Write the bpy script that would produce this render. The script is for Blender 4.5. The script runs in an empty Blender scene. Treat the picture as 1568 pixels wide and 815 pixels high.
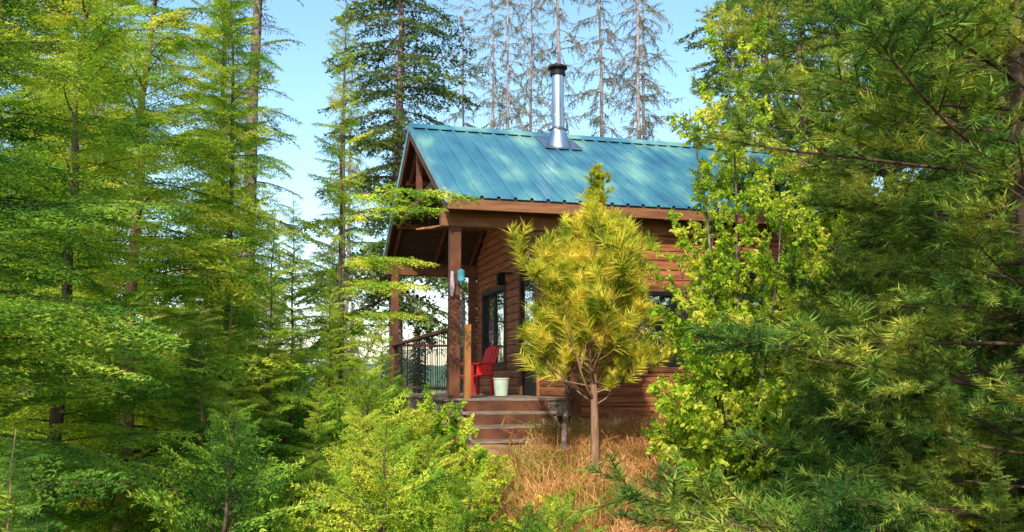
import bpy, math, numpy as np, random
from mathutils import Vector, Matrix
random.seed(7)
R=np.random.default_rng(11)
sc=bpy.context.scene
col=sc.collection
rad=math.radians
# ---------------------------------------------------------------- materials
def newmat(name):
    m=bpy.data.materials.new(name); m.use_nodes=True
    nt=m.node_tree; nt.nodes.clear()
    out=nt.nodes.new('ShaderNodeOutputMaterial')
    return m,nt,out
def N(nt,t,**kw):
    n=nt.nodes.new(t)
    for k,v in kw.items(): setattr(n,k,v)
    return n
def ramp(nt,stops):
    r=nt.nodes.new('ShaderNodeValToRGB'); e=r.color_ramp.elements
    e[0].position=stops[0][0]; e[0].color=(*stops[0][1],1)
    e[1].position=stops[-1][0]; e[1].color=(*stops[-1][1],1)
    for p,c in stops[1:-1]:
        x=e.new(p); x.color=(*c,1)
    return r
def foliage(name,dark,mid,light,trans=0.4,nscale=1.5):
    m,nt,out=newmat(name); L=nt.links.new
    geo=N(nt,'ShaderNodeNewGeometry'); oi=N(nt,'ShaderNodeObjectInfo')
    no=N(nt,'ShaderNodeTexNoise'); no.inputs['Scale'].default_value=nscale; no.inputs['Detail'].default_value=2; no.inputs['Roughness'].default_value=.75
    L(geo.outputs['Position'],no.inputs['Vector'])
    a=N(nt,'ShaderNodeMath',operation='MULTIPLY'); a.inputs[1].default_value=.25; L(oi.outputs['Random'],a.inputs[0])
    b=N(nt,'ShaderNodeMath',operation='MULTIPLY'); b.inputs[1].default_value=.35; L(geo.outputs['Random Per Island'],b.inputs[0])
    c=N(nt,'ShaderNodeMath',operation='ADD'); L(a.outputs[0],c.inputs[0]); L(b.outputs[0],c.inputs[1])
    d=N(nt,'ShaderNodeMath',operation='MULTIPLY_ADD'); d.inputs[1].default_value=2.3; d.inputs[2].default_value=-.94
    L(no.outputs['Fac'],d.inputs[0])
    e=N(nt,'ShaderNodeMath',operation='ADD'); L(c.outputs[0],e.inputs[0]); L(d.outputs[0],e.inputs[1])
    r=ramp(nt,[(0.1,dark),(0.5,mid),(0.9,light)]); L(e.outputs[0],r.inputs[0])
    df=N(nt,'ShaderNodeBsdfDiffuse'); L(r.outputs[0],df.inputs[0])
    tr=N(nt,'ShaderNodeBsdfTranslucent')
    mx=N(nt,'ShaderNodeMix',data_type='RGBA',blend_type='MULTIPLY'); mx.inputs[0].default_value=1
    L(r.outputs[0],mx.inputs[6]); mx.inputs[7].default_value=(1.15,1.1,.6,1); L(mx.outputs[2],tr.inputs[0])
    ms=N(nt,'ShaderNodeMixShader'); ms.inputs[0].default_value=trans
    L(df.outputs[0],ms.inputs[1]); L(tr.outputs[0],ms.inputs[2]); L(ms.outputs[0],out.inputs[0])
    return m
def noisemat(name,stops,scale=8,stretch=(1,1,1),rough=.8,metal=0,bump=.3,coord='Object',bdist=.01,detail=6,spec=.3):
    m,nt,out=newmat(name); L=nt.links.new
    tc=N(nt,'ShaderNodeTexCoord'); mp=N(nt,'ShaderNodeMapping'); mp.inputs['Scale'].default_value=stretch
    L(tc.outputs[coord],mp.inputs[0])
    no=N(nt,'ShaderNodeTexNoise'); no.inputs['Scale'].default_value=scale; no.inputs['Detail'].default_value=detail
    L(mp.outputs[0],no.inputs['Vector'])
    r=ramp(nt,stops); L(no.outputs['Fac'],r.inputs[0])
    p=N(nt,'ShaderNodeBsdfPrincipled'); p.inputs['Roughness'].default_value=rough; p.inputs['Metallic'].default_value=metal
    p.inputs['Specular IOR Level'].default_value=spec
    L(r.outputs[0],p.inputs['Base Color'])
    bu=N(nt,'ShaderNodeBump'); bu.inputs['Strength'].default_value=bump; bu.inputs['Distance'].default_value=bdist
    L(no.outputs['Fac'],bu.inputs['Height']); L(bu.outputs[0],p.inputs['Normal'])
    L(p.outputs[0],out.inputs[0]); return m
def plain(name,stops,scale=6):
    m,nt,out=newmat(name); L=nt.links.new
    tc=N(nt,'ShaderNodeTexCoord'); no=N(nt,'ShaderNodeTexNoise'); no.inputs['Scale'].default_value=scale; no.inputs['Detail'].default_value=1
    L(tc.outputs['Object'],no.inputs['Vector']); r=ramp(nt,stops); L(no.outputs['Fac'],r.inputs[0])
    d=N(nt,'ShaderNodeBsdfDiffuse'); L(r.outputs[0],d.inputs[0]); L(d.outputs[0],out.inputs[0]); return m
M={}
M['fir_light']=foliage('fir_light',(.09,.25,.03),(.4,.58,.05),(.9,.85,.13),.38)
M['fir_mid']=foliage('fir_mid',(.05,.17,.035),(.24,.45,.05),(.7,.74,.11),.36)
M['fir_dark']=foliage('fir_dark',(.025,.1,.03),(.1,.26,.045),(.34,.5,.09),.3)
M['pine']=foliage('pine_needles',(.035,.11,.03),(.18,.32,.055),(.66,.67,.12),.33)
M['gold']=foliage('gold_needles',(.14,.27,.03),(.64,.62,.06),(.98,.82,.15),.35,4.5)
M['leaf']=foliage('leaf',(.14,.3,.03),(.46,.62,.05),(.92,.86,.16),.45,2.6)
M['back']=foliage('back_needles',(.04,.09,.035),(.12,.2,.06),(.28,.34,.1),.3)
M['back_light']=foliage('back_light_needles',(.12,.2,.05),(.34,.48,.12),(.68,.7,.25),.35,.6)
M['grass']=foliage('dry_grass',(.3,.14,.05),(.66,.36,.15),(.92,.6,.3),.3,2.5)
M['ggrass']=foliage('green_grass',(.12,.2,.02),(.32,.38,.05),(.6,.55,.12),.4)
M['bark']=noisemat('bark',[(.3,(.04,.028,.02)),(.55,(.12,.08,.055)),(.75,(.24,.17,.12))],scale=14,stretch=(1,1,.25),bump=.9,bdist=.02,rough=.95,detail=4)
M['bark_grey']=plain('bark_grey',[(.3,(.07,.055,.055)),(.55,(.17,.125,.12)),(.75,(.34,.26,.24))],14)
M['bark_pale']=plain('bark_pale',[(.3,(.22,.18,.2)),(.7,(.48,.4,.42))],10)
M['bark_red']=noisemat('bark_red',[(.3,(.16,.08,.05)),(.7,(.42,.26,.18))],scale=18,stretch=(1,1,.25),bump=.8,bdist=.01,rough=.95,detail=4)
M['twig']=plain('twig_bark',[(.3,(.05,.035,.025)),(.7,(.15,.1,.07))],10)
M['ground']=noisemat('forest_soil',[(.3,(.09,.055,.025)),(.5,(.3,.17,.07)),(.6,(.42,.26,.12)),(.75,(.14,.15,.03))],scale=1.4,bump=1,bdist=.15,rough=1,detail=10)
M['haze']=noisemat('hill_forest',[(.35,(.08,.15,.1)),(.65,(.16,.25,.14))],scale=.15,rough=1,bump=.5,bdist=1)
M['siding']=noisemat('cedar_siding',[(.25,(.13,.042,.022)),(.5,(.31,.105,.045)),(.75,(.5,.2,.085))],scale=4,stretch=(.6,.6,9),bump=.25,rough=.6)
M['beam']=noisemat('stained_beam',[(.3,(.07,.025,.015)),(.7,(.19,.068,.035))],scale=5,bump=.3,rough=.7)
M['beam_lit']=noisemat('sunlit_beam',[(.3,(.22,.09,.028)),(.7,(.42,.19,.07))],scale=5,stretch=(3,3,.6),bump=.3,rough=.7)  # brighter copy of the stained beam, sunlight painted into its colour
M['fascia']=noisemat('fascia_board',[(.3,(.15,.06,.028)),(.7,(.3,.13,.06))],scale=5,stretch=(.5,4,4),bump=.3,rough=.7)
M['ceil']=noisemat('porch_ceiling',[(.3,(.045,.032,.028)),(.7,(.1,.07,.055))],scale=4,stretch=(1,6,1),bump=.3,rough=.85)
M['deck']=noisemat('weathered_deck',[(.3,(.1,.07,.06)),(.7,(.32,.25,.2))],scale=5,stretch=(1,7,7),bump=.4,rough=.9)
M['metal']=noisemat('galvanised_pipe',[(.3,(.42,.44,.48)),(.7,(.7,.7,.74))],scale=6,stretch=(1,1,.3),metal=1,rough=.3,bump=.05)
M['black']=noisemat('black_metal',[(.3,(.012,.012,.014)),(.7,(.03,.03,.033))],scale=9,metal=.6,rough=.5,bump=.1)
M['red']=noisemat('red_paint',[(.3,(.5,.015,.02)),(.7,(.7,.03,.03))],scale=9,rough=.5,bump=.1)
M['white']=noisemat('white_plastic',[(.3,(.4,.55,.47)),(.7,(.58,.68,.62))],scale=9,rough=.5,bump=.1)
M['blue']=noisemat('blue_glass',[(.3,(.04,.22,.32)),(.7,(.12,.4,.45))],scale=9,rough=.2,bump=.1)
M['pinkcloth']=noisemat('faded_cloth',[(.3,(.4,.3,.4)),(.7,(.65,.5,.6))],scale=20,rough=.9,bump=.2)
def roofmat():
    m,nt,out=newmat('teal_roof_metal'); L=nt.links.new
    tc=N(nt,'ShaderNodeTexCoord'); mp=N(nt,'ShaderNodeMapping'); mp.inputs['Scale'].default_value=(1.2,.45,.45)
    L(tc.outputs['Object'],mp.inputs[0])
    no=N(nt,'ShaderNodeTexNoise'); no.inputs['Scale'].default_value=1.7; no.inputs['Detail'].default_value=7
    L(mp.outputs[0],no.inputs['Vector'])
    r=ramp(nt,[(.32,(.05,.18,.3)),(.5,(.09,.29,.37)),(.68,(.28,.54,.46))]); L(no.outputs['Fac'],r.inputs[0])
    p=N(nt,'ShaderNodeBsdfPrincipled'); p.inputs['Metallic'].default_value=.3
    L(r.outputs[0],p.inputs['Base Color'])
    n2=N(nt,'ShaderNodeTexNoise'); n2.inputs['Scale'].default_value=14; L(tc.outputs['Object'],n2.inputs['Vector'])
    mr=N(nt,'ShaderNodeMapRange'); mr.inputs[3].default_value=.22; mr.inputs[4].default_value=.45
    L(n2.outputs['Fac'],mr.inputs[0]); L(mr.outputs[0],p.inputs['Roughness'])
    L(p.outputs[0],out.inputs[0]); return m
M['roof']=roofmat()
def glassmat():
    m,nt,out=newmat('window_glass'); L=nt.links.new
    p=N(nt,'ShaderNodeBsdfPrincipled'); p.inputs['Base Color'].default_value=(.02,.03,.04,1)
    p.inputs['Roughness'].default_value=.03; p.inputs['Specular IOR Level'].default_value=1
    g=N(nt,'ShaderNodeBsdfGlossy'); g.inputs['Roughness'].default_value=.02; g.inputs[0].default_value=(.85,.92,1,1)
    tc=N(nt,'ShaderNodeTexCoord'); no=N(nt,'ShaderNodeTexNoise'); no.inputs['Scale'].default_value=2.5
    L(tc.outputs['Object'],no.inputs['Vector'])
    bu=N(nt,'ShaderNodeBump'); bu.inputs['Strength'].default_value=.08; bu.inputs['Distance'].default_value=.05
    L(no.outputs['Fac'],bu.inputs['Height']); L(bu.outputs[0],g.inputs['Normal'])
    ms=N(nt,'ShaderNodeMixShader'); ms.inputs[0].default_value=.75
    L(p.outputs[0],ms.inputs[1]); L(g.outputs[0],ms.inputs[2]); L(ms.outputs[0],out.inputs[0]); return m
M['glass']=glassmat()
# ---------------------------------------------------------------- mesh builder
class MB:
    def __init__(s): s.parts=[]; s.n=0
    def add(s,v,f,mat,smooth=False):
        v=np.asarray(v,float); f=np.asarray(f,int)+s.n
        s.parts.append((v,f,mat,smooth)); s.n+=len(v)
    def pack(s):
        g={}; V=np.concatenate([p[0] for p in s.parts])
        for v,f,m,sm in s.parts: g.setdefault((m,sm,f.shape[1]),[]).append(f)
        s.V=V; s.G={k:np.concatenate(x) for k,x in g.items()}; return s
    def merge(s,o,mat4):
        A=np.array(mat4); V=o.V@A[:3,:3].T+A[:3,3]
        base=s.n; first=True
        for (m,sm,k),f in o.G.items():
            s.parts.append((V if first else np.zeros((0,3)),f+base,m,sm)); first=False
        s.n+=len(V)
    def build(s,name):
        me=bpy.data.meshes.new(name); mats=[]
        for p in s.parts:
            if p[2] not in mats: mats.append(p[2])
        V=np.concatenate([p[0] for p in s.parts])
        lens=np.concatenate([np.full(len(p[1]),p[1].shape[1]) for p in s.parts])
        loops=np.concatenate([p[1].ravel() for p in s.parts])
        mi=np.concatenate([np.full(len(p[1]),mats.index(p[2])) for p in s.parts])
        sm=np.concatenate([np.full(len(p[1]),p[3]) for p in s.parts])
        me.vertices.add(len(V)); me.vertices.foreach_set('co',V.ravel())
        me.loops.add(len(loops)); me.loops.foreach_set('vertex_index',loops)
        me.polygons.add(len(lens)); me.polygons.foreach_set('loop_start',np.concatenate([[0],np.cumsum(lens)[:-1]]))
        me.polygons.foreach_set('loop_total',lens)
        me.polygons.foreach_set('material_index',mi); me.polygons.foreach_set('use_smooth',sm)
        for m in mats: me.materials.append(M[m])
        me.update(calc_edges=True); return me
def unit(a): return a/np.maximum(np.linalg.norm(a,axis=-1,keepdims=True),1e-9)
def tube(mb,P,rr,mat,k=6):
    P=np.asarray(P,float); rr=np.asarray(rr,float); n=len(P)
    T=unit(np.gradient(P,axis=0)); up=np.array([0,0,1.]) if abs(T[0,2])<.9 else np.array([1.,0,0])
    A=unit(np.cross(T,up)); B=np.cross(T,A)
    a=np.arange(k)/k*2*np.pi
    V=P[:,None]+rr[:,None,None]*(np.cos(a)[None,:,None]*A[:,None]+np.sin(a)[None,:,None]*B[:,None])
    i=np.arange(n-1)[:,None]*k; j=np.arange(k)[None]; j2=(j+1)%k
    F=np.stack([i+j,i+j2,i+k+j2,i+k+j],-1).reshape(-1,4)
    mb.add(V.reshape(-1,3),F,mat,True)
def obj(name,me,parent=None,loc=None,mat=None):
    o=bpy.data.objects.new(name,me); col.objects.link(o)
    if parent: o.parent=parent
    if mat is not None: o.matrix_local=mat
    elif loc is not None: o.location=loc
    return o
def empty(name,loc=(0,0,0),rz=0):
    o=bpy.data.objects.new(name,None); col.objects.link(o); o.location=loc; o.rotation_euler=(0,0,rz); return o
# ---------------------------------------------------------------- branches
def needles(mb,S0,S1,mat,spacing,ln,w,radial=False,fwd=.5):
    S0=np.array(S0); S1=np.array(S1); d=S1-S0; L=np.linalg.norm(d,axis=1)
    cnt=np.maximum(1,(L/spacing+R.random(len(L)))).astype(int); idx=np.repeat(np.arange(len(L)),cnt)
    n=len(idx); t=R.random(n); P=S0[idx]+d[idx]*t[:,None]; D=unit(d)[idx]
    up=unit(np.array([0,0,1.])+R.normal(0,.12,(n,3)))
    sd=unit(np.cross(up,D)); u2=np.cross(D,sd)
    if radial: a=R.random(n)*2*np.pi
    else:
        a=np.where(R.random(n)<.5,0,np.pi)+R.normal(.0,.45,n); a=np.where(R.random(n)<.12,np.pi/2,a)
    rd=sd*np.cos(a)[:,None]+u2*np.sin(a)[:,None]
    dr=unit(D*(fwd+R.normal(0,.15,n))[:,None]+rd*.8)
    ll=ln*(.7+.5*R.random(n))
    ref=u2*.8+np.array([0,-.6,.1])+R.normal(0,.45,(n,3)) if not radial else np.array([0,-.6,.5])+R.normal(0,.6,(n,3))
    wd=unit(np.cross(dr,ref))*(w*.5)
    V=np.stack([P-wd,P+wd,P+dr*ll[:,None]],1).reshape(-1,3)
    mb.add(V,np.arange(n*3).reshape(-1,3),mat)
def curve(p,d,l,n,droop,wig=.03):
    pts=[np.array(p,float)]; d=np.array(d,float); d/=np.linalg.norm(d)
    for i in range(n):
        d=d+np.array([0,0,-droop/n])+R.normal(0,wig,3); d/=np.linalg.norm(d)
        pts.append(pts[-1]+d*l/n)
    return np.array(pts)
def fir_branch(L,mat,spacing=.018,ln=.034,w=.0145,lat=.062,sub=.05,droop=.35,dens=1.,bark='twig',latlen=.4,tr=1.):
    mb=MB(); A=curve((0,0,0),(1,0,.12),L,14,droop,.035)
    tube(mb,A[::2],np.linspace(.007*L+.002,.0015,8)*tr,bark,4)
    S0=list(A[4:-1]);S1=list(A[5:])
    ns=int(L/lat)
    for i in range(ns):
        s=.07+.9*i/ns; k=s*14; i0=min(int(k),13); f=k-i0
        p=A[i0]*(1-f)+A[i0+1]*f; T=unit(A[i0+1]-A[i0])
        for side in (1,-1):
            if R.random()>dens: continue
            an=rad(R.uniform(42,68)); sdv=unit(np.cross([0,0,1.],T))*side
            l=L*(latlen*(1-s)**.75+.05)*R.uniform(.65,1.12)*min(1,(s+.12)/.32)
            d=T*math.cos(an)+sdv*math.sin(an)+np.array([0,0,R.uniform(-.35,.12)])
            nn=4; B=curve(p,d,l,nn,R.uniform(.1,.6),.05)
            if tr>1 or i%2: tube(mb,B[[0,4]],np.array([.003,.001])*tr,bark,3)
            S0+=list(B[:-1]);S1+=list(B[1:])
            m=int(l/sub)
            for j in range(m):
                t=(.12+.86*j/max(m,1))*nn; j0=min(int(t),nn-1); q=B[j0]+(B[j0+1]-B[j0])*(t-j0)
                T2=unit(B[j0+1]-B[j0]); s2=unit(np.cross([0,0,1.],T2))*(1 if j%2 else -1)
                l2=min(.14,.42*l*(1-j/m)+.025)*R.uniform(.6,1.15)*(1 if tr==1 else 1.5)
                d2=unit(T2*.65+s2*.75+np.array([0,0,R.uniform(-.4,.1)]))
                S0.append(q);S1.append(q+d2*l2)
    needles(mb,S0,S1,mat,spacing,ln,w); return mb.pack()
def bare_branch(L,mat,nd=.09,dens=.045,bk='bark_pale'):
    mb=MB(); A=curve((0,0,0),(1,0,.05),L,12,R.uniform(.3,1.1),.1)
    tube(mb,A[::2],np.linspace(.014,.004,7),bk,3); S0=[];S1=[]
    for i in range(int(L/dens)):
        k=R.uniform(.1,1)*11.9; i0=int(k); p=A[i0]+(A[i0+1]-A[i0])*(k-i0); T=unit(A[i0+1]-A[i0])
        d=T*.5+R.normal(0,.6,3)*[1,1,.5]+[0,0,-.4]
        B=curve(p,d,R.uniform(.15,.5)*(1.2-k/14),4,.7,.15); tube(mb,B[[0,2,4]],np.linspace(.007,.004,3),bk,3)
        S0+=list(B[:-1]);S1+=list(B[1:])
    needles(mb,S0,S1,mat,nd*.3,.05,.02,radial=True); return mb.pack()
def pine_branch(L,mat,dens=270,ln=.066,w=.0078,up=-.35,shoot=.17,secs=.085,bark='twig'):
    mb=MB(); A=curve((0,0,0),(1,0,.05),L,12,up,.06)
    tube(mb,A[::2],np.linspace(.011*L+.002,.003,7),bark,4); S0=[];S1=[]
    def foli(B,l):
        seg=l/(len(B)-1); acc=0
        for a,b in zip(B[-2::-1],B[:0:-1]):
            S0.append(a);S1.append(b); acc+=seg
            if acc>shoot: break
    foli(A,L); n=int(L/secs)
    for i in range(n):
        s=.18+.8*(i+R.random()*.5)/n; k=s*12; i0=min(int(k),11); p=A[i0]+(A[i0+1]-A[i0])*(k-i0); T=unit(A[i0+1]-A[i0])
        side=1 if i%2 else -1; sdv=unit(np.cross([0,0,1.],T))*side
        l=(L*.42*(1-s)+.12)*R.uniform(.7,1.15)
        d=T*.7+sdv*R.uniform(.4,.9)+np.array([0,0,R.uniform(-.25,.35)])
        B=curve(p,d,l,5,up,.06); tube(mb,B[[0,2,5]],np.linspace(.005,.0025,3),bark,3); foli(B,l)
        for j in range(int(1+l/.09)):
            t=R.uniform(.3,.95)*5; j0=min(int(t),4); q=B[j0]+(B[j0+1]-B[j0])*(t-j0); T2=unit(B[j0+1]-B[j0])
            l3=R.uniform(.06,.18); d3=T2*.7+R.normal(0,.5,3)+[0,0,.15]
            C=curve(q,d3,l3,2,up,.05); tube(mb,C[[0,2]],np.array([.003,.002]),bark,3); foli(C,l3)
    needles(mb,S0,S1,mat,1/dens,ln,w,radial=True,fwd=.75); return mb.pack()
def leaves(mb,P,D,size,mat):
    n=len(P); Lf=size*(.6+.6*R.random(n))[:,None]; D=unit(D); nrm=unit(np.array([-.1,-.5,.6])+R.normal(0,.5,(n,3)))
    S=unit(np.cross(nrm,D)); Nn=np.cross(D,S); c=lambda a,b,h:P+D*Lf*a+S*Lf*b+Nn*Lf*h
    V=np.stack([c(0,0,0),c(.25,.28,.07),c(.62,.27,.07),c(1,0,-.1),c(.62,-.27,.07),c(.25,-.28,.07)],1).reshape(-1,3)
    i=np.arange(n)[:,None]*6
    F=np.concatenate([i+np.array([[0,1,2,3]]),i+np.array([[0,3,4,5]])]); mb.add(V,F,mat)
def leaf_branch(L,mat,size=.066,n=290,bark='twig'):
    mb=MB(); A=curve((0,0,0),(1,0,.3),L,10,.3,.08); tube(mb,A[::2],np.linspace(.008,.002,6),bark,4); P=[];D=[]
    for i in range(16):
        k=R.uniform(.15,.98)*10; i0=min(int(k),9); p=A[i0]+(A[i0+1]-A[i0])*(k-i0); T=unit(A[i0+1]-A[i0])
        l=L*R.uniform(.2,.5)*(1.2-k/10); B=curve(p,T*.7+R.normal(0,.55,3),l,5,.3,.08); tube(mb,B[[0,2,5]],np.linspace(.004,.0015,3),bark,3)
        for j in range(n//16):
            t=R.uniform(.1,1)*5; j0=min(int(t),4); q=B[j0]+(B[j0+1]-B[j0])*(t-j0)
            P.append(q+R.normal(0,.015,3)); D.append(unit(B[j0+1]-B[j0])*.5+R.normal(0,.6,3)+[0,0,-.45])
    leaves(mb,np.array(P),np.array(D),size,mat); return mb.pack()
firL=[fir_branch(1.5,'fir_mid',droop=d) for d in (.25,.5,.85)]
firS=[fir_branch(.7,'fir_mid',lat=.05,sub=.042,spacing=.015,ln=.03,w=.013,droop=d,latlen=.44) for d in (.2,.5)]
coarse=[fir_branch(1.6,'back',spacing=.035,ln=.075,w=.036,lat=.12,sub=.09,droop=.55,dens=.85,bark='bark_grey',tr=1.3,latlen=.33) for i in range(3)]
sparse=[fir_branch(1.6,'back',spacing=.045,ln=.06,w=.028,lat=.13,sub=.09,droop=.8,dens=.7,bark='bark_grey',tr=1.8,latlen=.35) for i in range(2)]
bare=[bare_branch(1.3,'back') for i in range(3)]
pineB=[pine_branch(1.3,'pine') for i in range(3)]
goldB=[pine_branch(.55,'gold',dens=500,ln=.085,w=.0062,up=-1.0,shoot=.11,secs=.1,bark='bark_red') for i in range(3)]
leafB=[leaf_branch(.9,'leaf') for i in range(3)]
# ---------------------------------------------------------------- terrain
def sstep(a,b,x):
    t=np.clip((x-a)/(b-a),0,1); return t*t*(3-2*t)
def hgt(x,y):
    x=np.asarray(x,float); y=np.asarray(y,float)
    right=sstep(-2.4,-.3,x)
    z=-2.0+1.3*sstep(7.8,12.4,y)*right+.35*sstep(9,14,y)*(1-right)
    z=z-2.0*sstep(22,45,y)-3*sstep(50,120,y)
    z=z+.07*np.sin(x*1.7+y*.6)*np.cos(y*1.3-x*.4)+.03*np.sin(x*4.1)*np.sin(y*3.7)
    return z
g1=np.concatenate([np.linspace(-300,-20,15),np.linspace(-18,18,145),np.linspace(20,300,15)])
g2=np.concatenate([np.linspace(-60,-4,8),np.linspace(-3,30,133),np.linspace(34,400,25)])
X,Y=np.meshgrid(g1,g2); Z=hgt(X,Y); nx=len(g1); ny=len(g2)
mb=MB(); i,j=np.meshgrid(np.arange(ny-1),np.arange(nx-1),indexing='ij'); b=(i*nx+j).ravel()
mb.add(np.stack([X,Y,Z],-1).reshape(-1,3),np.stack([b,b+1,b+nx+1,b+nx],-1),'ground',True)
obj('ground',mb.build('ground'))
mb=MB(); xs=np.linspace(-500,500,120); rows=[]
for r,(yy,hh) in enumerate([(230,-12),(300,0),(380,3),(480,5),(600,-10)]):
    rows.append(np.stack([xs,np.full(120,yy),hh+(0 if r in(0,4) else 1)*(3*np.sin(xs*.012+r)+2*np.sin(xs*.05+r*2)+R.normal(0,.8,120))],-1))
b=(np.arange(4)[:,None]*120+np.arange(119)[None]).ravel()
mb.add(np.concatenate(rows),np.stack([b,b+1,b+121,b+120],-1),'haze',True); obj('distant_hills',mb.build('distant_hills'))
# ---------------------------------------------------------------- trees
def bm(p,az,pitch,s,roll=0):
    return Matrix.Translation(p)@Matrix.Rotation(az,4,'Z')@Matrix.Rotation(-pitch,4,'Y')@Matrix.Rotation(roll,4,'X')@Matrix.Scale(s,4)
def conifer(nm,H,r0,Lmax,nb,sets,bark='bark',c0=.1,p0=-.15,p1=.5,prof=.8,lbase=1.5,short=.75,wig=.02,extra=(),shape=None,var=(.5,1.25)):
    mb=MB(); n=14; t=np.linspace(0,1,n); w=np.cumsum(R.normal(0,wig,(n,2)),0); w-=w[0]
    P=np.stack([w[:,0],w[:,1],t*H],-1); rr=r0*(1-t*.93); rr[0]*=1.35; tube(mb,P,rr,bark,9)
    big,small=sets
    def at(h):
        k=h*13; i=min(int(k),12); return P[i]+(P[i+1]-P[i])*(k-i)
    for i in range(nb):
        h=c0+(1-c0)*((i+R.random())/nb)*.985
        f=(1-h)**prof if shape is None else shape(h)
        L=Lmax*f*R.uniform(*var)+.1
        s_=small if (L<short and small) else big; lb=.7 if (s_ is small) else lbase
        mb.merge(s_[int(R.integers(len(s_)))],bm(Vector(at(h)),i*2.4+R.normal(0,.4),p0+(p1-p0)*h+R.normal(0,.14),L/lb,R.normal(0,.3)))
    for (hh,az,pitch,L) in extra: mb.merge(big[0],bm(Vector(at(hh)),az,pitch,L/lbase))
    return mb.build(nm)
tot=0
def place(name,me,x,y,s=1,rot=0,swap=None,sz=1,uniq=True):
    global tot
    z=float(hgt(x,y))-.05
    if uniq:
        me=me.copy(); tot+=len(me.polygons)
        if swap:
            for i,m_ in enumerate(me.materials):
                if m_.name==swap[0]: me.materials[i]=M[swap[1]]
        me.transform(Matrix.Diagonal((s,s,s*sz,1))@Matrix.Rotation(rot,4,'Z'))
        return obj(name,me,loc=(x,y,z))
    o=obj(name,me,loc=(x,y,z)); o.rotation_euler=(0,0,rot); o.scale=(s,s,s*sz)
    return o
FS=(firL,firS)
FA=conifer('fir_a',8,.08,1.75,170,FS,c0=.05,bark='bark_red',p0=-.1,p1=.35,prof=.6)
FB=conifer('fir_b',8,.06,1.35,150,FS,c0=.05,prof=.65)
FC=conifer('fir_c',6.6,.045,.95,115,FS,c0=.06,extra=[(.62,-.15,.0,1.75),(.58,-.4,.05,1.4),(.5,-.1,0,1.2),(.45,-.5,0,1.3),(.4,-.3,0,1.1)])
YA=conifer('young_a',1.9,.03,1.05,58,FS,c0=.05,p0=.1,p1=.7)
YB=conifer('young_b',1.3,.025,.85,46,FS,c0=.05,p0=.1,p1=.7)
PA=conifer('pine_a',9,.1,2.1,120,(pineB,None),lbase=1.3,p0=-.1,p1=.4,c0=.05,prof=.55)
PC=conifer('pine_c',9.5,.06,1.3,75,(pineB,None),lbase=1.3,c0=.45,p0=-.1,p1=.4,prof=.5)
LT=('fir_mid','fir_light'); DK=('fir_mid','fir_dark')
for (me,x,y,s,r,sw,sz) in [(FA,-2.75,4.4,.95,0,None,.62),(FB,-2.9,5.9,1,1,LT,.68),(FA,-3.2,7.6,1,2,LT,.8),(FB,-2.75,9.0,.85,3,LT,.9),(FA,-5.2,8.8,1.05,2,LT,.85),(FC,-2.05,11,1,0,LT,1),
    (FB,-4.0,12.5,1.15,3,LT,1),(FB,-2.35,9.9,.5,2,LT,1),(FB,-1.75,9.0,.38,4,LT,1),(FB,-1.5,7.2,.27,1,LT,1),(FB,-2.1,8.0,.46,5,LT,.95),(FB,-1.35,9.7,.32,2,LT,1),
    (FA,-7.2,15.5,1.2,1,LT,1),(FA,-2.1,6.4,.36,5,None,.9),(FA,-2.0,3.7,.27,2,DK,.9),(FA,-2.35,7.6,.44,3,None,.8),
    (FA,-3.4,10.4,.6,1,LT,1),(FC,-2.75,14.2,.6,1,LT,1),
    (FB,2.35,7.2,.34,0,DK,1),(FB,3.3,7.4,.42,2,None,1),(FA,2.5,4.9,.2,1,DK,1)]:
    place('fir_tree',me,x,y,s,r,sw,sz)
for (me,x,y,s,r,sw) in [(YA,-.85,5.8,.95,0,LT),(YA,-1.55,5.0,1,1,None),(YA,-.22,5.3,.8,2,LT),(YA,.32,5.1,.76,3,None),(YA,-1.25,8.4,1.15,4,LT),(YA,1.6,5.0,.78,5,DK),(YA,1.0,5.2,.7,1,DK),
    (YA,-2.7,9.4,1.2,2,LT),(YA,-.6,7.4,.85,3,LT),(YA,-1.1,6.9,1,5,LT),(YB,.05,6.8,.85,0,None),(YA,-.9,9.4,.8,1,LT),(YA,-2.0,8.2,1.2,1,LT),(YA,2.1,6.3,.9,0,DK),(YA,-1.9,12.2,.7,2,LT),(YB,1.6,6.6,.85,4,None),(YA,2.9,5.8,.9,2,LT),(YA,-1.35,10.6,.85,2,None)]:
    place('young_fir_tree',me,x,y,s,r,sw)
for (me,x,y,s,r,sz) in [(PA,2.8,4.8,1,0,.62),(PA,4.3,8.0,1.1,1,.75),(PC,3.1,9.6,1,3,1),(PA,2.75,3.9,.42,2,1),(PA,2.7,6.9,.42,4,1),(PA,6.6,10,1.1,4,1),(PA,4.6,10.8,1.2,5,.95),(PA,3.6,6.4,.7,3,.8)]:
    place('pine_tree',me,x,y,s,r,None,sz)
G=conifer('gold_pine',3.5,.055,1.05,86,(goldB,None),bark='bark_red',c0=.25,p0=.1,p1=1.0,lbase=.55,var=(.45,1.25),wig=.012,shape=lambda h:.3-(h-.78)*.8 if h>.78 else (.3+(.78-h)*2.1 if h>.5 else .9))
place('golden_pine_tree',G,.95,10.6)
G2=conifer('gold_pine_small',2.3,.045,.4,16,(goldB,None),bark='bark_grey',c0=.5,p0=.15,p1=1.1,lbase=.55,prof=.5)
place('golden_pine_tree',G2,.6,11.1)
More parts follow.
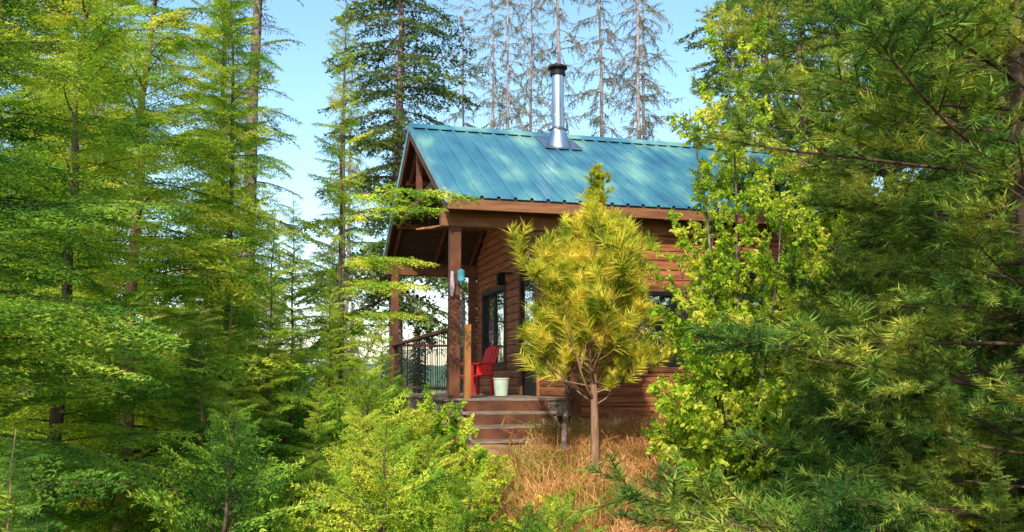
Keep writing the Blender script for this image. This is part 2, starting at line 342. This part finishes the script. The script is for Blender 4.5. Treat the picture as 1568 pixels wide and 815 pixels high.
def leafy(nm,stems,nb,s0=.2,r=.028):
    mb=MB()
    for (dx,dy,H) in stems:
        tt=np.linspace(0,1,12); w=np.cumsum(R.normal(0,.02,(12,2)),0)
        P=np.stack([dx*tt**1.3+w[:,0],dy*tt**1.3+w[:,1],tt*H],-1); tube(mb,P,r*(1-.85*tt),'bark_grey',7)
        for i in range(nb):
            h=s0+(1-s0)*(i+R.random())/nb*.98; q=h*11; a=int(q); p=P[a]+(P[a+1]-P[a])*(q-a)
            mb.merge(leafB[int(R.integers(3))],bm(Vector(p),i*2.4+R.normal(0,.5),R.uniform(0,.6)+h*.3,R.uniform(.5,.95)*(1.25-h*.6),R.normal(0,.4)))
    return mb.build(nm)
BA=leafy('birch_a',[(.15,.2,5.2),(-.35,0,4.6),(.8,.2,4.3),(.4,-.2,3.8),(-.2,.2,3.3),(1.1,0,3.3)],28)
BB=leafy('birch_b',[(.2,.1,4.6),(-.5,0,3.9),(.6,.1,4)],24)
SH=leafy('shrub_a',[(.1,.1,1.1),(-.3,0,1.0),(.35,0,.95),(0,-.2,.7)],7,r=.012)
place('birch_tree',BA,2.0,8.2); place('birch_tree',BB,3.3,9.6); place('birch_tree',BB,2.75,7.6,.72,2); place('birch_tree',BB,1.98,9.3,.78,0)
for (x,y,s,r) in [(.1,8.6,.6,0),(-1.0,10.2,1.1,1),(2.6,6.0,1,2),(2.3,9.4,.9,3),(2.9,10.3,1.1,4),(-3.3,7.8,1.3,1),(-.5,6.2,.8,2),(3.6,8.3,1.2,0),(.45,9.6,.4,5),(-1.6,6.0,1,3),(3.1,5.4,.9,4),(1.9,10.6,.7,1),(-.35,9.7,.7,3)]: place('leafy_shrub',SH,x,y,s,r)
# behind the cabin
SP=conifer('spruce_a',17,.17,2.7,160,(coarse,None),bark='bark_grey',lbase=1.6,p0=-.35,p1=.3,prof=.42,c0=.2)
SS=conifer('spruce_b',16,.19,1.8,90,(sparse,None),bark='bark_grey',lbase=1.6,p0=-.4,p1=.3,prof=.4,c0=.15)
LA=conifer('larch_a',18,.1,1.7,125,(bare,None),bark='bark_pale',lbase=1.3,p0=-.35,p1=.4,prof=.35,c0=.12)
for (me,x,y,s,r) in [(SP,-2.75,22,1,0),(SS,-5.2,18,1,0),(SP,-10,20,.9,2),(SP,6.2,22,1,3),(SP,10,21,1,4),(SS,-3.9,21,.6,2)]: place('spruce_tree',me,x,y,s,r,uniq=False)
for (me,x,y,s,r) in [(LA,1.3,25,1,0),(LA,2.7,27,1,1),(LA,-.1,24,.8,2),(LA,-.6,28,.85,3),(LA,4.1,28,.95,4),(LA,-5.4,30,.9,5),(LA,-8,25,.9,1),(LA,-3.4,26,.68,2),(LA,3.4,24,.9,3),(LA,-1.6,30,.9,1),(LA,.6,29,.95,4)]: place('bare_larch_tree',me,x,y,s,r,uniq=False)
fe=empty('distant_forest')
def fmesh(nm,mat):
    mb=MB(); H=12; tube(mb,np.array([[0,0,z] for z in np.linspace(0,H,6)]),np.linspace(.16,.02,6),'bark_grey',5); S0=[];S1=[]
    for i in range(150):
        h=.04+.96*(i/150); L=2.4*(1-h)**.8*R.uniform(.6,1.1)+.15; a=i*2.4; A=curve((0,0,h*H),(math.cos(a),math.sin(a),.0),L,5,.6,.08)
        for q in range(5):
            S0.append(A[q]);S1.append(A[q+1])
            for s in (-1,1):
                e=A[q]+np.array([math.cos(a+s*.9),math.sin(a+s*.9),-.2])*L*.35*(1-q/6); S0.append(A[q]);S1.append(e)
    needles(mb,S0,S1,mat,.05,.16,.09); return mb.build(nm)
fm=[fmesh('forest_conifer_0','back'),fmesh('forest_conifer_1','back_light')]
for i in range(105):
    yy=R.uniform(21,55); xx=R.uniform(-1,1)*yy*.7
    rt=xx/yy; s_=R.uniform(.35,.62)*yy/34
    if -.28<rt<.3: s_=R.uniform(.22,.34)*yy/26
    if yy<24 and -3.5<xx<9: continue
    obj('conifer_%03d'%i,fm[int(R.random()<.65)],fe,mat=Matrix.Translation((xx,yy,float(hgt(xx,yy))))@Matrix.Rotation(i*1.3,4,'Z')@Matrix.Scale(s_,4))
# ---------------------------------------------------------------- grass
def grass_mesh(nm,mat,n,h,w):
    mb=MB(); P=np.stack([R.normal(0,.22,n),R.normal(0,.22,n),np.zeros(n)-.03],-1)
    d=unit(np.stack([R.normal(0,.45,n),R.normal(0,.45,n),np.ones(n)],-1)); hh=(h*(.3+.9*R.random(n)))[:,None]
    s=unit(np.cross(d,R.normal(0,1,(n,3))))*w; bend=np.stack([R.normal(0,.35,n),R.normal(0,.35,n),-.15*np.ones(n)],-1)*hh
    m=P+d*hh*.55; t=P+d*hh+bend
    V=np.stack([P-s,P+s,m+s*.7,m-s*.7,t],1).reshape(-1,3); i=np.arange(n)[:,None]*5
    mb.add(V,i+np.array([[0,1,2,3]]),mat); mb.add(np.zeros((0,3)),i+np.array([[3,2,4]])-mb.n,mat); return mb.pack()
gm=[grass_mesh('grass_tuft_%d'%i,'grass',300,.28,.0045) for i in range(3)]
gg=[grass_mesh('green_tuft_%d'%i,'ggrass',260,.32,.006) for i in range(2)]
gmb=MB(); k=0
for i in range(420):
    x=R.uniform(-2.5,5.2) if i<240 else R.uniform(.2,3); y=R.uniform(7.5,12.35) if i<240 else R.uniform(8.6,12.5); k+=1
    if y>11.2 and x<.5: y-=1.3
    me=gm[k%3] if (R.random()<.88 and .1<x<3.2) or R.random()<.4 else gg[k%2]
    gmb.merge(me,Matrix.Translation((x,y,float(hgt(x,y))))@Matrix.Rotation(k*1.7,4,'Z')@Matrix.Scale(R.uniform(.4,1.4),4))
obj('dry_grass',gmb.build('dry_grass'))
# ---------------------------------------------------------------- cabin
cab=empty('wood_cabin',(-.79,12.6,0),rad(15))
def box(name,a,b,mat,par=cab,bev=.006):
    x0,y0,z0=a;x1,y1,z1=b
    V=[(x0,y0,z0),(x1,y0,z0),(x1,y1,z0),(x0,y1,z0),(x0,y0,z1),(x1,y0,z1),(x1,y1,z1),(x0,y1,z1)]
    mb=MB(); mb.add(V,[(0,3,2,1),(4,5,6,7),(0,1,5,4),(1,2,6,5),(2,3,7,6),(3,0,4,7)],mat)
    o=obj(name,mb.build(name),par)
    if bev: m=o.modifiers.new('b','BEVEL'); m.width=bev; m.segments=2
    return o
def beam(name,p,q,w,h,mat,par=cab):
    p=Vector(p);q=Vector(q);d=q-p;L=d.length
    o=box(name,(0,-w/2,-h/2),(L,w/2,h/2),mat,par); x=d.normalized(); up=Vector((0,0,1))
    if abs(x.z)>.95: up=Vector((0,1,0))
    y=up.cross(x).normalized(); z=x.cross(y)
    m=Matrix((x,y,z)).transposed().to_4x4(); m.translation=p; o.matrix_local=m; return o
U0,U1=1.7,6.8; ZD=-.22; SL=(4.33-2.47)/3.35; ze=lambda v:2.47+SL*(v+.35) if v<=3 else 2.47+SL*(6.35-v)
HS=.14
def courses(mb,axis,fix,sgn,lo,hi,z0,z1,openings,gable=False):
    z=z0
    while z<z1-.01:
        zt=min(z+HS,z1); a,b=lo,hi
        if gable:
            if zt>ze(lo):
                dv=(zt-ze(lo))/SL; a=lo+dv; b=hi-dv
            if b-a<.1: break
        iv=[(a,b)]
        for (o0,o1,oz0,oz1) in openings:
            if zt>oz0+.02 and z<oz1-.02:
                nv=[]
                for (p,q) in iv:
                    if o1<=p or o0>=q: nv.append((p,q)); continue
                    if o0>p: nv.append((p,o0))
                    if o1<q: nv.append((o1,q))
                iv=nv
        prof=[(0,.0),(.012,.022),(.5,.03),(.88,.018),(1,0)]
        for (p,q) in iv:
            V=[]
            for (t,off) in prof:
                zz=z+(zt-z)*t; o=fix+sgn*off
                V+= [(p,o,zz),(q,o,zz)] if axis=='u' else [(o,p,zz),(o,q,zz)]
            mb.add(V,[(2*i,2*i+1,2*i+3,2*i+2) for i in range(4)],'siding',False)
        z=zt
mb=MB(); wins_s=[(2.3,3.45,.22,1.3),(4.1,5.35,.55,1.62)]; wins_g=[(3.65,5.4,.3,1.72),(1.65,2.6,ZD,1.82)]
courses(mb,'u',0,-1,U0,U1,-.9,2.55,wins_s)
courses(mb,'v',U0,-1,0,6,-.9,4.25,wins_g,True)
courses(mb,'u',6,1,U0,U1,-.9,2.55,[])
courses(mb,'v',U1,1,0,6,-.9,4.25,[],True)
obj('siding_walls',mb.build('siding_walls'),cab)
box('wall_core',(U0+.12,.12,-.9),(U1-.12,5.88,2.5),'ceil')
def win_u(v0,v1,z0,z1,nm,axis):
    t=.06
    def bx(n,a0,a1,c0,c1,d0,d1,mat):
        if axis=='u': box(nm+n,(a0,-d1,c0),(a1,-d0,c1),mat,bev=.004)
        else: box(nm+n,(U0-d1,a0,c0),(U0-d0,a1,c1),mat,bev=.004)
    bx('_frame_left',v0,v0+t,z0,z1,-.02,.05,'black'); bx('_frame_right',v1-t,v1,z0,z1,-.02,.05,'black')
    bx('_frame_top',v0+t,v1-t,z1-t,z1,-.02,.048,'black'); bx('_frame_sill',v0+t,v1-t,z0,z0+t,-.02,.055,'black')
    bx('_mullion',(v0+v1)/2-.015,(v0+v1)/2+.015,z0+t,z1-t,-.01,.02,'black')
    bx('_glass',v0+t,v1-t,z0+t,z1-t,-.03,-.015,'glass')
    f=.08
    bx('_trim_top',v0-f,v1+f,z1,z1+f,.0,.045,'beam'); bx('_trim_bottom',v0-f,v1+f,z0-f,z0,.0,.045,'beam')
    bx('_trim_left',v0-f,v0,z0,z1,.0,.043,'beam'); bx('_trim_right',v1,v1+f,z0,z1,.0,.043,'beam')
win_u(*wins_s[0],'side_window','u'); win_u(*wins_s[1],'side_window_b','u'); win_u(*wins_g[0],'porch_window','v')
box('door_panel',(U0-.0,1.7,ZD),(U0+.05,2.55,1.76),'black'); box('door_glass',(U0-.015,1.85,.6),(U0-.003,2.4,1.6),'glass',bev=0)
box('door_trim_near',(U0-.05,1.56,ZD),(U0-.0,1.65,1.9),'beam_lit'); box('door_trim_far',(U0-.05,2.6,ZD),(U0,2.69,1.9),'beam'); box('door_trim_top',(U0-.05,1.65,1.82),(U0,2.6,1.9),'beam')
box('corner_board',(U0-.05,-.05,-.9),(U0+.1,.1,2.35),'beam'); box('corner_board_far',(U1-.1,-.05,-.9),(U1+.05,.1,2.35),'beam')
box('lantern_arm',(U0-.25,3.2,1.88),(U0-.03,3.23,1.91),'black',bev=0); box('lantern_body',(U0-.3,3.14,1.68),(U0-.16,3.28,1.879),'black')
box('near_post',(-.075,-.075,ZD),(.075,.075,2.12),'beam'); box('far_post',(-.075,5.92,ZD-1),(.075,6.08,2.12),'beam')
box('near_header',(-.2,-.09,2.12),(U1,.09,2.36),'fascia'); box('far_header',(-.2,5.91,2.12),(U0,6.09,2.36),'beam')
box('wall_post',(U0-.2,5.9,ZD),(U0-.05,6.02,2.12),'beam')
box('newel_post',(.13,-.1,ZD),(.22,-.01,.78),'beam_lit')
for i,u in enumerate([-.02,.85,1.6]):
    beam('rafter_near_%d'%i,(u,-.3,ze(-.3)-.16),(u,2.98,ze(2.98)-.16),.05,.14,'beam'); beam('rafter_far_%d'%i,(u,6.3,ze(6.3)-.16),(u,3.02,ze(3.02)-.16),.05,.14,'beam')
beam('collar_tie',(-.02,1.2,ze(1.2)-.28),(-.02,4.8,ze(1.2)-.28),.06,.13,'beam')
beam('king_post',(-.02,3,ze(1.2)-.2),(-.02,3,4.1),.1,.1,'beam')
for i,v in enumerate([.9,2.,4.,5.1]): beam('purlin_%d'%i,(-.1,v,ze(v)-.2),(U0,v,ze(v)-.2),.07,.09,'beam')
def slope(nm,v0,v1,u0,u1,mat='roof'):
    mb=MB(); us=[];hs=[]; u=u0; p=.235
    while u<u1-.001:
        for du,h in [(0,.03),(.018,.03),(.026,.0),(.085,.0),(.09,.006),(.1,.0),(.15,.0),(.155,.006),(.165,0),(.209,.0),(.217,.03)]:
            if u+du<u1: us.append(u+du);hs.append(h)
        u+=p
    us.append(u1);hs.append(.03); us=np.array(us);hs=np.array(hs); n=len(us); vs=np.linspace(v0,v1,9); V=[]
    for v in vs: V.append(np.stack([us,np.full(n,v),np.full(n,ze(v)+.03)+hs],-1))
    b=(np.arange(8)[:,None]*n+np.arange(n-1)[None]).ravel()
    mb.add(np.concatenate(V),np.stack([b,b+1,b+n+1,b+n],-1),mat); return obj(nm,mb.build(nm),cab)
RU0,RU1=-.18,7.1
slope('roof_near',-.4,3,RU0,RU1); slope('roof_far',6.4,3,RU0,RU1)
def sheet(nm,v0,v1,mat,dz,th,u0=RU0,u1=RU1):
    mb=MB(); V=[]
    for dzz in (dz,dz-th):
        for v in (v0,v1):
            for u in (u0,u1): V.append((u,v,ze(v)+dzz))
    mb.add(V,[(0,1,3,2),(4,6,7,5),(0,4,5,1),(2,3,7,6),(0,2,6,4),(1,5,7,3)],mat); return obj(nm,mb.build(nm),cab)
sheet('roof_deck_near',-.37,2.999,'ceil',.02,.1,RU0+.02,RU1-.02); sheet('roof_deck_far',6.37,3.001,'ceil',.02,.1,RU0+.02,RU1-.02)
sheet('rake_trim_near',-.41,2.999,'roof',.075,.13,RU0-.03,RU0-.003); sheet('rake_trim_far',6.41,3.001,'roof',.075,.13,RU0-.03,RU0-.003)
sheet('barge_board_near',-.38,2.999,'beam',-.06,.14,RU0-.015,RU0+.02); sheet('barge_board_far',6.38,3.001,'beam',-.06,.14,RU0-.015,RU0+.02)
box('eave_fascia',(RU0,-.41,2.3),(RU1,-.375,2.44),'fascia')
mb=MB(); V=[]
for u in (RU0-.03,RU1):
    for (v,dz) in [(2.8,.066),(3,.085),(3.2,.066),(3.2,.055),(2.8,.055)]: V.append((u,v,ze(v)+dz))
mb.add(V,[(0,5,6,1),(1,6,7,2),(2,7,8,3)],'roof'); obj('ridge_cap',mb.build('ridge_cap'),cab)
def lathe(nm,pts,mat,par,loc,k=28):
    mb=MB(); a=np.arange(k)/k*2*np.pi; V=[];n=len(pts)
    for (r,z) in pts: V.append(np.stack([r*np.cos(a),r*np.sin(a),np.full(k,z)],-1))
    i=np.arange(n-1)[:,None]*k;j=np.arange(k)[None];j2=(j+1)%k
    mb.add(np.concatenate(V),np.stack([i+j,i+j2,i+k+j2,i+k+j],-1).reshape(-1,4),mat,True)
    o=obj(nm,mb.build(nm),par,loc=loc); m=o.modifiers.new('e','EDGE_SPLIT'); m.split_angle=rad(35); return o
cu,cv=2.3,2.45; cz=ze(cv)
lathe('chimney_pipe',[(.105,-.1),(.105,.55),(.11,.555),(.11,.58),(.105,.585),(.105,1.34),(.0,1.34)],'metal',cab,(cu,cv,cz))
lathe('chimney_flashing',[(.25,-.08),(.22,.05),(.14,.22),(.14,.26),(.108,.27)],'metal',cab,(cu,cv,cz))
lathe('storm_collar',[(.109,.32),(.165,.29),(.108,.34)],'metal',cab,(cu,cv,cz))
lathe('chimney_cap_band',[(.109,1.26),(.135,1.265),(.135,1.33),(.11,1.34),(.11,1.38),(.17,1.39),(.17,1.42),(.11,1.455),(0,1.465)],'black',cab,(cu,cv,cz))
mb=MB(); V=[(cu-.34,2.12,ze(2.12)+.068),(cu+.34,2.12,ze(2.12)+.068),(cu+.34,2.8,ze(2.8)+.068),(cu-.34,2.8,ze(2.8)+.068)]
mb.add(V,[(0,1,2,3)],'metal'); o=obj('flashing_plate',mb.build('flashing_plate'),cab); m=o.modifiers.new('s','SOLIDIFY'); m.thickness=.006
for i in range(44):
    v=-.1+i*.142; box('deck_board_%02d'%i,(-.15,v,ZD-.035),(U0-.04,v+.132,ZD+R.uniform(-.002,.002)),'deck',bev=.003)
box('deck_rim_near',(-.12,-.075,ZD-.25),(U0-.06,-.03,ZD-.038),'deck'); box('deck_rim_side',(-.12,-.02,ZD-.25),(-.08,6.1,ZD-.038),'deck')
for i,(u,v) in enumerate([(0,.1),(0,2),(0,4),(0,6),(1.5,.1)]): box('deck_pier_%d'%i,(u-.06,v-.06,-2),(u+.06,v+.06,ZD-.25),'beam')
for i in range(3):
    z=ZD-.17*(i+1); box('step_tread_%d'%i,(.05,-.1-.27*(i+1),z-.04),(1.35,-.1-.27*i+.01,z),'deck'); box('step_riser_%d'%i,(.1,-.1-.27*i-.0,z-.02),(1.3,-.1-.27*i+.025,z+.13),'beam')
beam('stringer_left',(.07,-.05,ZD-.2),(.07,-1.0,ZD-.75),.04,.22,'deck'); beam('stringer_right',(1.33,-.05,ZD-.2),(1.33,-1.0,ZD-.75),.04,.22,'deck')
box('rail_top',(-.05,.09,.7),(.05,5.9,.745),'beam'); box('rail_bottom',(-.025,.09,-.12),(.025,5.9,-.07),'beam')
mb=MB()
for i in range(40):
    v=.2+i*.145; tube(mb,[(0,v,-.08),(0,v,.3),(0,v,.71)],[.007]*3,'black',6)
obj('rail_balusters',mb.build('rail_balusters'),cab)
box('far_rail_top',(.09,5.95,.7),(U0-.1,6.05,.745),'beam')
mb=MB()
for i in range(12): tube(mb,[(.15+i*.12,6,-.2),(.15+i*.12,6,.71)],[.007]*2,'black',6)
obj('far_rail_balusters',mb.build('far_rail_balusters'),cab)
def cw(u,v,z): return Matrix.Rotation(rad(15),3,'Z')@Vector((u,v,0))+Vector((-.79,12.6,z))
ch=empty('red_chair'); ch.location=cw(.98,3.0,ZD+.003); ch.rotation_euler=(0,0,rad(15-70)); ch.scale=(.85,)*3
box('seat',(-.24,-.25,.36),(.24,.25,.39),'red',ch)
for i,(x,y) in enumerate([(-.25,-.24),(.25,-.24)]): box('front_leg_%d'%i,(x-.025,y-.025,0),(x+.025,y+.025,.6),'red',ch)
for i,x in enumerate([-.25,.25]): box('back_leg_%d'%i,(x-.025,.2,0),(x+.025,.25,.6),'red',ch); box('arm_%d'%i,(x-.05,-.3,.6),(x+.05,.27,.625),'red',ch)
for i in range(5): beam('back_slat_%d'%i,(-.2+i*.1,.22,.38),(-.2+i*.1,.42,1.0-.03*abs(i-2)),.085,.02,'red',ch)
lathe('white_bucket',[(0,0),(.1,0),(.125,.26),(.133,.26),(.133,.28),(.12,.28),(.09,.02),(0,.02)],'white',None,cw(1.15,1.9,ZD+.003))
orn=empty('hanging_ornament'); orn.location=cw(.06,-.16,0)
mb=MB(); tube(mb,[(0,0,2.1),(0,0,1.5)],[.003,.003],'black',4); obj('cord',mb.build('cord'),orn)
lathe('glass_float',[(0,1.53),(.03,1.51),(.05,1.5),(.052,1.36),(.03,1.34),(.012,1.3),(0,1.29)],'blue',orn,(0,0,0))
lathe('cloth_streamer',[(0,1.5),(.02,1.49),(.035,1.3),(.03,1.2),(.012,1.15),(0,1.15)],'pinkcloth',orn,(-.12,0,0))
mb=MB(); A=curve((0,0,0),(1,.1,.25),.42,8,-.2,.12); tube(mb,A,[.012,.018,.022,.018,.02,.024,.02,.014,.006],'beam_lit',7)
o=obj('driftwood_ornament',mb.build('driftwood_ornament')); o.location=cw(-.32,1.4,2.3)
mb2=MB(); tube(mb2,[(.2,0,.05),(.2,0,.55)],[.003]*2,'black',4); obj('cord',mb2.build('cord'),o)
# ---------------------------------------------------------------- light, sky, camera
S=Vector((-.12,-.82,.6)).normalized()
el=math.asin(S.z); az=math.atan2(S.x,S.y)
w=bpy.data.worlds.new('World'); sc.world=w; w.use_nodes=True; nt=w.node_tree; nt.nodes.clear()
bg=nt.nodes.new('ShaderNodeBackground'); ow=nt.nodes.new('ShaderNodeOutputWorld'); sk=nt.nodes.new('ShaderNodeTexSky')
sk.sky_type='NISHITA'; sk.sun_disc=False; sk.sun_elevation=el; sk.sun_rotation=az%(2*math.pi); sk.air_density=1.2; sk.dust_density=.8; sk.ozone_density=2.0
hs=nt.nodes.new('ShaderNodeHueSaturation'); hs.inputs['Saturation'].default_value=1.08; hs.inputs['Value'].default_value=1.75; hs.inputs['Hue'].default_value=.49
bg.inputs[1].default_value=.15; nt.links.new(sk.outputs[0],hs.inputs['Color']); nt.links.new(hs.outputs[0],bg.inputs[0]); nt.links.new(bg.outputs[0],ow.inputs[0])
ld=bpy.data.lights.new('sun','SUN'); ld.energy=5; ld.angle=rad(.5); ld.color=(1,.91,.7)
lo=bpy.data.objects.new('sun',ld); col.objects.link(lo); lo.rotation_euler=S.to_track_quat('Z','Y').to_euler(); lo.location=(-10,-10,20)
cd=bpy.data.cameras.new('camera'); cam=bpy.data.objects.new('camera',cd); col.objects.link(cam)
cd.sensor_width=36; cd.lens=1415/1568*36; cd.clip_start=.05; cd.clip_end=2000
cam.location=(0,0,0); cam.rotation_euler=(rad(90+7.15),0,0); sc.camera=cam
sc.view_settings.view_transform='Standard'; sc.view_settings.look='None'; sc.view_settings.exposure=0
for me in [m for m in bpy.data.meshes if m.users==0]: bpy.data.meshes.remove(me)
print('total unique polys',tot)
